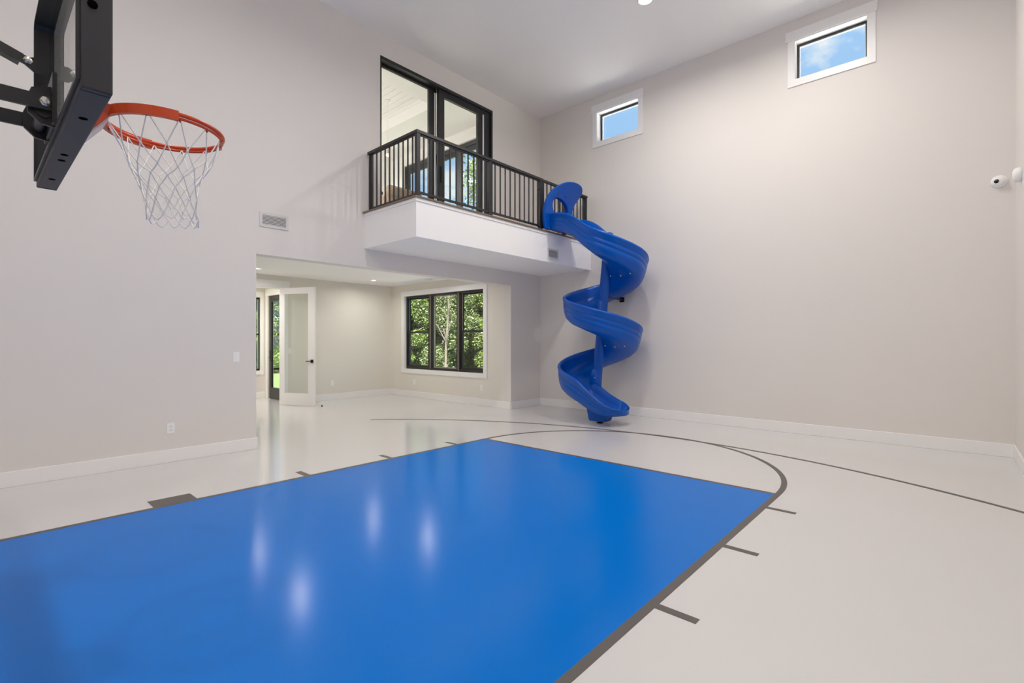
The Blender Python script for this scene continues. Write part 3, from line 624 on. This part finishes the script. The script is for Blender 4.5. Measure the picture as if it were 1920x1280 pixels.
# mount hardware and arms to the wall
HP(MB().box(-2.99, -2.66, 0.222, 0.236, 2.24, 2.44), 'mount_plate', BLACK)
for x in (-2.925, -2.715):
    pts = [(0.236, 2.235), (0.236, 2.40), (0.165, 2.375), (0.15, 2.33), (0.155, 2.275), (0.19, 2.24)]
    NN = len(pts)
    HP(MB().add([(x-0.008, a, b) for a, b in pts]+[(x+0.008, a, b) for a, b in pts], [tuple(range(NN)), tuple(range(NN, 2*NN))[::-1]]+[(i, (i+1) % NN, NN+(i+1) % NN, NN+i) for i in range(NN)]), 'mount_ear', BLACK)
HP(MB().cyl((-2.95, 0.20, 2.285), (-2.70, 0.20, 2.285), 0.022, 20), 'pivot_tube', BLACK)
for x in (-2.955, -2.685):
    HP(MB().bar((x, 0.232, 2.318), (x, YFR+0.06, 2.290), 0.012, 0.058), 'lower_arm', BLACK)
    HP(MB().lathe([(0.0001, 0.012), (0.013, 0.012), (0.015, 0.009), (0.015, 0.003), (0.021, 0.003), (0.021, 0)], (x+0.006, 0.205, 2.320), (1, 0, 0), 6), 'bolt', STEEL)
for x, sgn in ((BX0+0.10, 1), (BX1-0.10, -1)):
    HP(MB().bar((x, 0.178, 2.815), (x+sgn*0.10, YFR+0.06, 3.24), 0.05, 0.05), 'upper_arm', BLACK)
    tabp = [(0.262, 2.755), (0.262, 2.835), (0.228, 2.835), (0.208, 2.826), (0.15, 2.842), (0.142, 2.802), (0.19, 2.785), (0.228, 2.755)]
    NN = len(tabp)
    HP(MB().add([(x-0.005+sgn*0.03, a, b) for a, b in tabp]+[(x+0.005+sgn*0.03, a, b) for a, b in tabp], [tuple(range(NN)), tuple(range(NN, 2*NN))[::-1]]+[(i, (i+1) % NN, NN+(i+1) % NN, NN+i) for i in range(NN)]), 'arm_tab', BLACK)
    HP(MB().lathe([(0.0001, 0.012), (0.012, 0.012), (0.014, 0.009), (0.014, 0.003), (0.019, 0.003), (0.019, 0)], (x+sgn*0.03+0.005, 0.202, 2.808), (1, 0, 0), 6), 'bolt', STEEL)
HP(MB().box(-3.42, -2.38, YFR, YFR+0.06, 2.2, 3.4), 'wall_board', BLACK)

# ------------------------------------------------------------------ recessed lights
def downlight(loc, label, group, watts, col, lens, r=0.075):
    t = empty('recessed_light', label, 'ceiling light', group, loc=loc)
    MB().lathe([(r, 0.0), (r+0.022, 0.0), (r+0.020, -0.006), (r+0.004, -0.008), (r, -0.002)], (0, 0, 0), seg=28).build('trim_ring', PLASTIC, t)
    MB().lathe([(0.0001, -0.001), (r, -0.001), (r, -0.0005), (0.0001, -0.0005)], (0, 0, 0), seg=28).build('lens', lens, t)
    ld = bpy.data.lights.new('lamp', 'AREA'); ld.shape = 'DISK'; ld.size = 2*r*0.95; ld.energy = watts; ld.color = col; ld.spread = math.radians(165)
    lo = bpy.data.objects.new('lamp', ld); COL.objects.link(lo); lo.parent = t; lo.location = (0, 0, -0.010)
    return t
for x, yy, lab in ((-3.187, 6.316, 'round recessed light glowing in the high ceiling at the top edge'),
        (-1.35, 6.40, 'recessed ceiling light above the corner right of the slide, out of frame'),
        (-3.187, 0.40, 'recessed ceiling light above the hoop, out of frame'), (-1.35, 0.40, 'recessed ceiling light above the camera position, out of frame'),
        (-3.187, 3.35, 'recessed ceiling light above the free throw end of the key, out of frame')):
    downlight((x, yy, ZC), lab, 'recessed lights in the high ceiling', GYM_W, (1, 0.95, 0.89), LAMPE, 0.09)
for x, yy, lab in ((-9.85, 6.20, 'small recessed light glowing in the lower ceiling near the triple window'), (-9.90, 3.70, 'recessed light in the lower ceiling at the left edge of the opening'),
        (-8.05, 6.35, 'recessed lower ceiling light hidden behind the opening header, nearer the window'), (-7.75, 3.55, 'recessed lower ceiling light hidden behind the opening header, away from the window')):
    downlight((x, yy, ZL), lab, 'recessed lights in the lower ceiling', LOWER_W, (1, 0.97, 0.93), LAMPW, 0.06)
downlight((-11.4, 3.6, ZL), 'unseen lamp in the hall ceiling, set strong to brighten the hall', 'unseen lamp that brightens the hall', 30, (1, 0.93, 0.85), LAMPW, 0.06)  # hidden hall lamp, made strong to brighten the hall floor
for x, yy, lab in ((-9.0, 2.8, 'unseen lamp added in the upstairs ceiling border away from the glass doors'), (-7.15, 3.4, 'unseen lamp added in the upstairs ceiling border near the balcony'), (-10.3, 5.0, 'unseen lamp added in the upstairs ceiling border by the far wall')):
    downlight((x, yy, ZS), lab, 'unseen lamps added upstairs', UPPER_W, (0.97, 0.98, 1.0), LAMPW, 0.06)  # hidden lamps added to brighten the upstairs room

# smoke detector
sd_ = empty('smoke_detector', 'white round smoke detector on the lower ceiling by the window', 'smoke detector', loc=(-8.73, 6.90, ZL))
MB().lathe([(0.0001, 0), (0.075, 0), (0.075, -0.012), (0.068, -0.016), (0.0001, -0.016)], (0, 0, 0)).build('base', PLASTIC, sd_)
MB().lathe([(0.058, -0.016), (0.055, -0.034), (0.035, -0.042), (0.0001, -0.042)], (0, 0, 0)).build('cap', PLASTIC, sd_)

# ------------------------------------------------------------------ vents, outlets, switches
def vent(name, label, x, y0, y1, z0, z1, fw):
    t = empty(name, label, 'vent', loc=(x, (y0+y1)/2, z0)); ly = (y1-y0)/2; H_ = z1-z0
    frame_ring('X', 0, 0.010, -ly, ly, 0, H_, fw).build('vent_frame', GRILLE, t, bevel=0.002)
    B(0.0006, 0.0016, -ly+fw, ly-fw, fw, H_-fw).build('duct', DARK, t)
    nl = 7; s0 = MB().bar((0, -ly+fw, 0), (0, ly-fw, 0), 0.016, 0.0016, (0.8, 0, 0.6)).build('louver', GRILLE, t)
    for i in range(nl):
        o = s0 if i == 0 else inst(s0, t); o.location = (0.0065, 0, fw+(i+0.5)*(H_-2*fw)/nl)
vent('wall_vent', 'white louvered vent on the wall beside the balcony', XL, 2.476, 2.842, 2.83, 3.02, 0.034)
vent('balcony_vent', 'white louvered vent on the balcony front below the slide mouth', XD, 6.795, 7.115, 2.82, 3.005, 0.03)
def plate(name, label, cat, c, axis, kind, group=None):
    """axis 'X': faces +X; 'Y': faces -Y"""
    t = empty(name, label, cat, group, loc=c)
    if axis == 'Y': t.rotation_euler.z = -math.pi/2
    B(0, 0.005, -0.037, 0.037, -0.06, 0.06).build('cover_plate', PLASTIC, t, bevel=0.002)
    if kind == 'switch':
        B(0.005, 0.008, -0.017, 0.017, -0.034, 0.034).build('rocker', PLASTIC, t, bevel=0.001)
    else:
        for dz in (-0.020, 0.020):
            r_ = B(0.005, 0.0065, -0.016, 0.016, dz-0.014, dz+0.014).build('receptacle', PLASTIC, t, bevel=0.001)
            for dy in (-0.006, 0.006): B(0.0065, 0.0069, dy-0.0012, dy+0.0012, dz-0.002, dz+0.007).build('slot', DARK, r_)
            B(0.0065, 0.0069, -0.002, 0.002, dz-0.010, dz-0.006).build('slot', DARK, r_)
plate('light_switch', 'white light switch on the wall left of the opening', 'switch', (XL, 2.205, 1.17), 'X', 'switch')
plate('wall_outlet', 'white outlet low on the wall under the hoop', 'outlet', (XL, 1.525, 0.382), 'X', 'outlet')
plate('wall_outlet', 'white outlet right of the open glass door', 'outlet', (XF, 5.644, 0.387), 'X', 'outlet')
plate('wall_outlet', 'white outlet below the left pane of the triple window', 'outlet', (-9.727, YW, 0.366), 'Y', 'outlet')
plate('wall_outlet', 'white outlet below the right pane of the triple window', 'outlet', (-7.397, YW, 0.378), 'Y', 'outlet')
plate('light_switch', 'white light switch seen through the open door pane', 'switch', (XF, 4.66, 1.146), 'X', 'switch')

# ------------------------------------------------------------------ security cameras
sc = empty('dome_camera', 'white dome security camera with black lens on the tall wall', 'camera', loc=(0.407, YB, 3.258))
MB().lathe([(0.0001, 0), (0.072, 0), (0.072, 0.020), (0.066, 0.026), (0.0001, 0.026)], (0, 0, 0), (0, -1, 0), 32).build('base', PLASTIC, sc)
MB().lathe([(0.058, 0.02), (0.056, 0.045), (0.045, 0.065), (0.025, 0.075), (0.0001, 0.078)], (0, 0, 0), (0, -1, 0), 32).build('dome', PLASTIC, sc)
dv = Vector((-0.38, -0.90, -0.10)).normalized()
MB().lathe([(0.0001, 0.004), (0.020, 0.004), (0.024, 0.0), (0.024, -0.02)], Vector((0, -0.012, 0))+dv*0.064, dv, 20).build('lens', LENSB, sc)
s2_ = empty('wall_sensor', 'white rounded wall sensor cut by the right picture edge', 'sensor', loc=(XR, 7.50, 3.14))
MB().lathe([(0.0001, 0), (0.075, 0), (0.078, 0.02), (0.075, 0.05), (0.068, 0.052), (0.060, 0.062), (0.04, 0.068), (0.0001, 0.07)], (0, 0, 0), (-1, 0, 0), 28).build('housing', PLASTIC, s2_)

# ------------------------------------------------------------------ upstairs furniture
ac = empty('armchair', 'tan upholstered armchair behind the balcony glass', 'chair', loc=(-7.35, 5.24, ZD))
o = MB().box(-0.06, 0.10, -0.36, 0.36, 0.28, 0.80).build('backrest', TAN, ac, bevel=0.05)
MB().box(-0.72, -0.05, -0.30, 0.30, 0.26, 0.44).build('seat', TAN, ac, bevel=0.04)
for s in (-1, 1): MB().box(-0.70, 0.0, s*0.30, s*0.40, 0.20, 0.62).build('armrest', TAN, ac, bevel=0.035)
for x in (-0.66, 0.02):
    for s in (-1, 1): MB().cyl((x, s*0.33, 0.0), (x, s*0.33, 0.28), 0.018, 10, 0.026).build('leg', FRAME, ac)
stb = empty('side_table', 'small black side table left of the armchair upstairs', 'table', loc=(-7.25, 4.52, ZD))
MB().lathe([(0.0001, 0.57), (0.19, 0.57), (0.19, 0.55), (0.0001, 0.55)], (0, 0, 0)).build('table_top', BLACK, stb)
MB().cyl((0, 0, 0.02), (0, 0, 0.55), 0.018, 12).build('stem', BLACK, stb); MB().lathe([(0.0001, 0.02), (0.14, 0.015), (0.14, 0.0), (0.0001, 0.0)], (0, 0, 0)).build('base', BLACK, stb)
pd = empty('pendant_lamp', 'small glowing pendant bulb in the upstairs room', 'lamp', loc=(-8.5, 5.675, ZT))
MB().cyl((0, 0, 0), (0, 0, -1.02), 0.005, 8).build('cord', WHITE, pd); MB().cyl((0, 0, -1.0), (0, 0, -1.08), 0.018, 12).build('socket', PALE, pd)
MB().sphere((0, 0, ZD*0-1.11), 0.032, 12).build('bulb', BULB, pd); MB().lathe([(0.0001, 0), (0.05, 0), (0.05, -0.015), (0.0001, -0.015)], (0, 0, 0)).build('canopy', WHITE, pd)

# ------------------------------------------------------------------ outdoors
struct(B(-6.0, 1.5, YB+0.22, YB+7, 4.93, 5.03).build('bounce_roof', BOUNCE), 'pale low roof added unseen outside to bounce sun up through the high windows', 'roof')  # unseen roof added to throw sunlight up onto the high ceiling
CONC = mat('concrete', (0.40, 0.395, 0.385), 0.85, vary=0.08, vscale=2)
struct(B(-16, -6.8, YW+0.2, 13.5, -0.25, -0.12).build('reflector', CONC), 'pale concrete patio added unseen outside to bounce sun onto the lower ceiling', 'reflector')  # unseen pale slab added so sunlight bounces onto the lower ceiling
struct(B(-120, 120, -120, 160, -0.6, -0.2).build('ground', GRASS), 'green lawn outside the house', 'lawn')
def crown_mesh(name, h, rx, seed, nleaf, m, low):
    rg = random.Random(seed); vs = []; fs = []
    blobs = []
    for i in range(44):
        a = rg.uniform(0, 2*math.pi); zc = rg.uniform(low, 0.95)*h; q = math.sqrt(rg.random())*rx*(1-0.55*max(0, (zc/h-0.55)/0.45))
        blobs.append((q*math.cos(a), q*math.sin(a), zc, rg.uniform(0.35, 0.8)))
    for i in range(nleaf):
        bx, by, bz, br_ = blobs[rg.randrange(len(blobs))]
        d = Vector((rg.gauss(0, 1), rg.gauss(0, 1), rg.gauss(0, 1))).normalized()*br_*rg.random()**0.4
        p = Vector((bx, by, bz))+d
        if p.z < 0.05: continue
        u = Vector((rg.gauss(0, 1), rg.gauss(0, 1), rg.gauss(0, 0.6))).normalized(); w = u.cross(Vector((rg.gauss(0, 1), rg.gauss(0, 1), rg.gauss(0, 1)))).normalized()
        s = rg.uniform(0.035, 0.07); k = len(vs)
        vs += [p-u*s, p+w*s*0.5, p+u*s, p-w*s*0.5]; fs.append((k, k+1, k+2, k+3))
    me = bpy.data.meshes.new(name); me.from_pydata([tuple(v) for v in vs], [], fs); me.materials.append(m); return me
def trunk_mesh(h, seed):
    rg = random.Random(seed); m = MB(); x = y_ = 0; pts = []
    for i in range(7): pts.append((x, y_, h*0.86*i/6-0.1)); x += rg.uniform(-0.15, 0.15); y_ += rg.uniform(-0.15, 0.15)
    m.tube(pts, 0.1, 8, rad=[0.13-0.017*i for i in range(7)])
    for i in range(9):
        b = Vector(pts[rg.randrange(2, 6)]); a = rg.uniform(0, 6.28); l_ = rg.uniform(0.7, 1.5)
        e = b+Vector((math.cos(a)*l_, math.sin(a)*l_, rg.uniform(0.3, 1.1))); m.tube([b, (b+e)/2+Vector((0, 0, 0.1)), e], 0.03, 6, rad=[0.04, 0.025, 0.01])
    return m
protos = []
for i, (h, rx, low, lm) in enumerate(((4.4, 1.35, 0.08, 0), (4.1, 1.35, 0.05, 1), (4.6, 1.25, 0.12, 2))):
    protos.append((crown_mesh('crown', h, rx, 20+i, 42000, LEAFS[lm], low), trunk_mesh(h, 40+i)))
spots = []
for row, (d0, n_t, off) in enumerate(((24.5, 13, 0.0), (28.6, 9, 0.36))):      # two staggered rows along the edge of the lawn
    for i in range(n_t):
        lt_ = -0.92+off+0.080*i; dd = d0+((i*7) % 5)*0.35
        p = FWD*dd+RGT*(lt_*dd); spots.append((p.x, p.y, (i*2+row) % 3, 0.95+0.04*((i*3) % 4)))
LBL = ['leafy mid green tree', 'leafy bright green tree', 'leafy grey green tree with pale branches']
tm = [None]*3
for i, (x, yy, k, sc_) in enumerate(spots):
    t = empty('leafy_tree', LBL[k]+' in the thicket outside the house', 'tree', 'thicket of trees outside', loc=(x, yy, -0.2))
    t.scale = (sc_, sc_, sc_); t.rotation_euler.z = i*1.9
    cr = bpy.data.objects.new('foliage', protos[k][0]); COL.objects.link(cr); cr.parent = t; cr['kind'] = 'stuff'
    if tm[k] is None: tk = protos[k][1].build('trunk', BARK, t); tm[k] = tk
    else: inst(tm[k], t)
for nm, lab, xy, h, rx, sd2, nl, low in (('tall_tree', 'taller tree whose branches show at the right of the upstairs glass', (-10.3, 10.3), 7.3, 0.8, 77, 2300, 0.80),
        ('tall_tree', 'slender pale trunked tree seen in the middle pane of the triple window', (-13.1, 11.1), 5.6, 0.9, 91, 2500, 0.82)):
    t = empty(nm, lab, 'tree', loc=(xy[0], xy[1], -0.2))
    cr = bpy.data.objects.new('foliage', crown_mesh('crown_tall', h, rx, sd2, nl, LEAFS[1], low)); COL.objects.link(cr); cr.parent = t; cr['kind'] = 'stuff'
    tk2 = trunk_mesh(h, sd2+1).build('trunk', BARK, t); tk2.scale = (0.4, 0.4, 1)
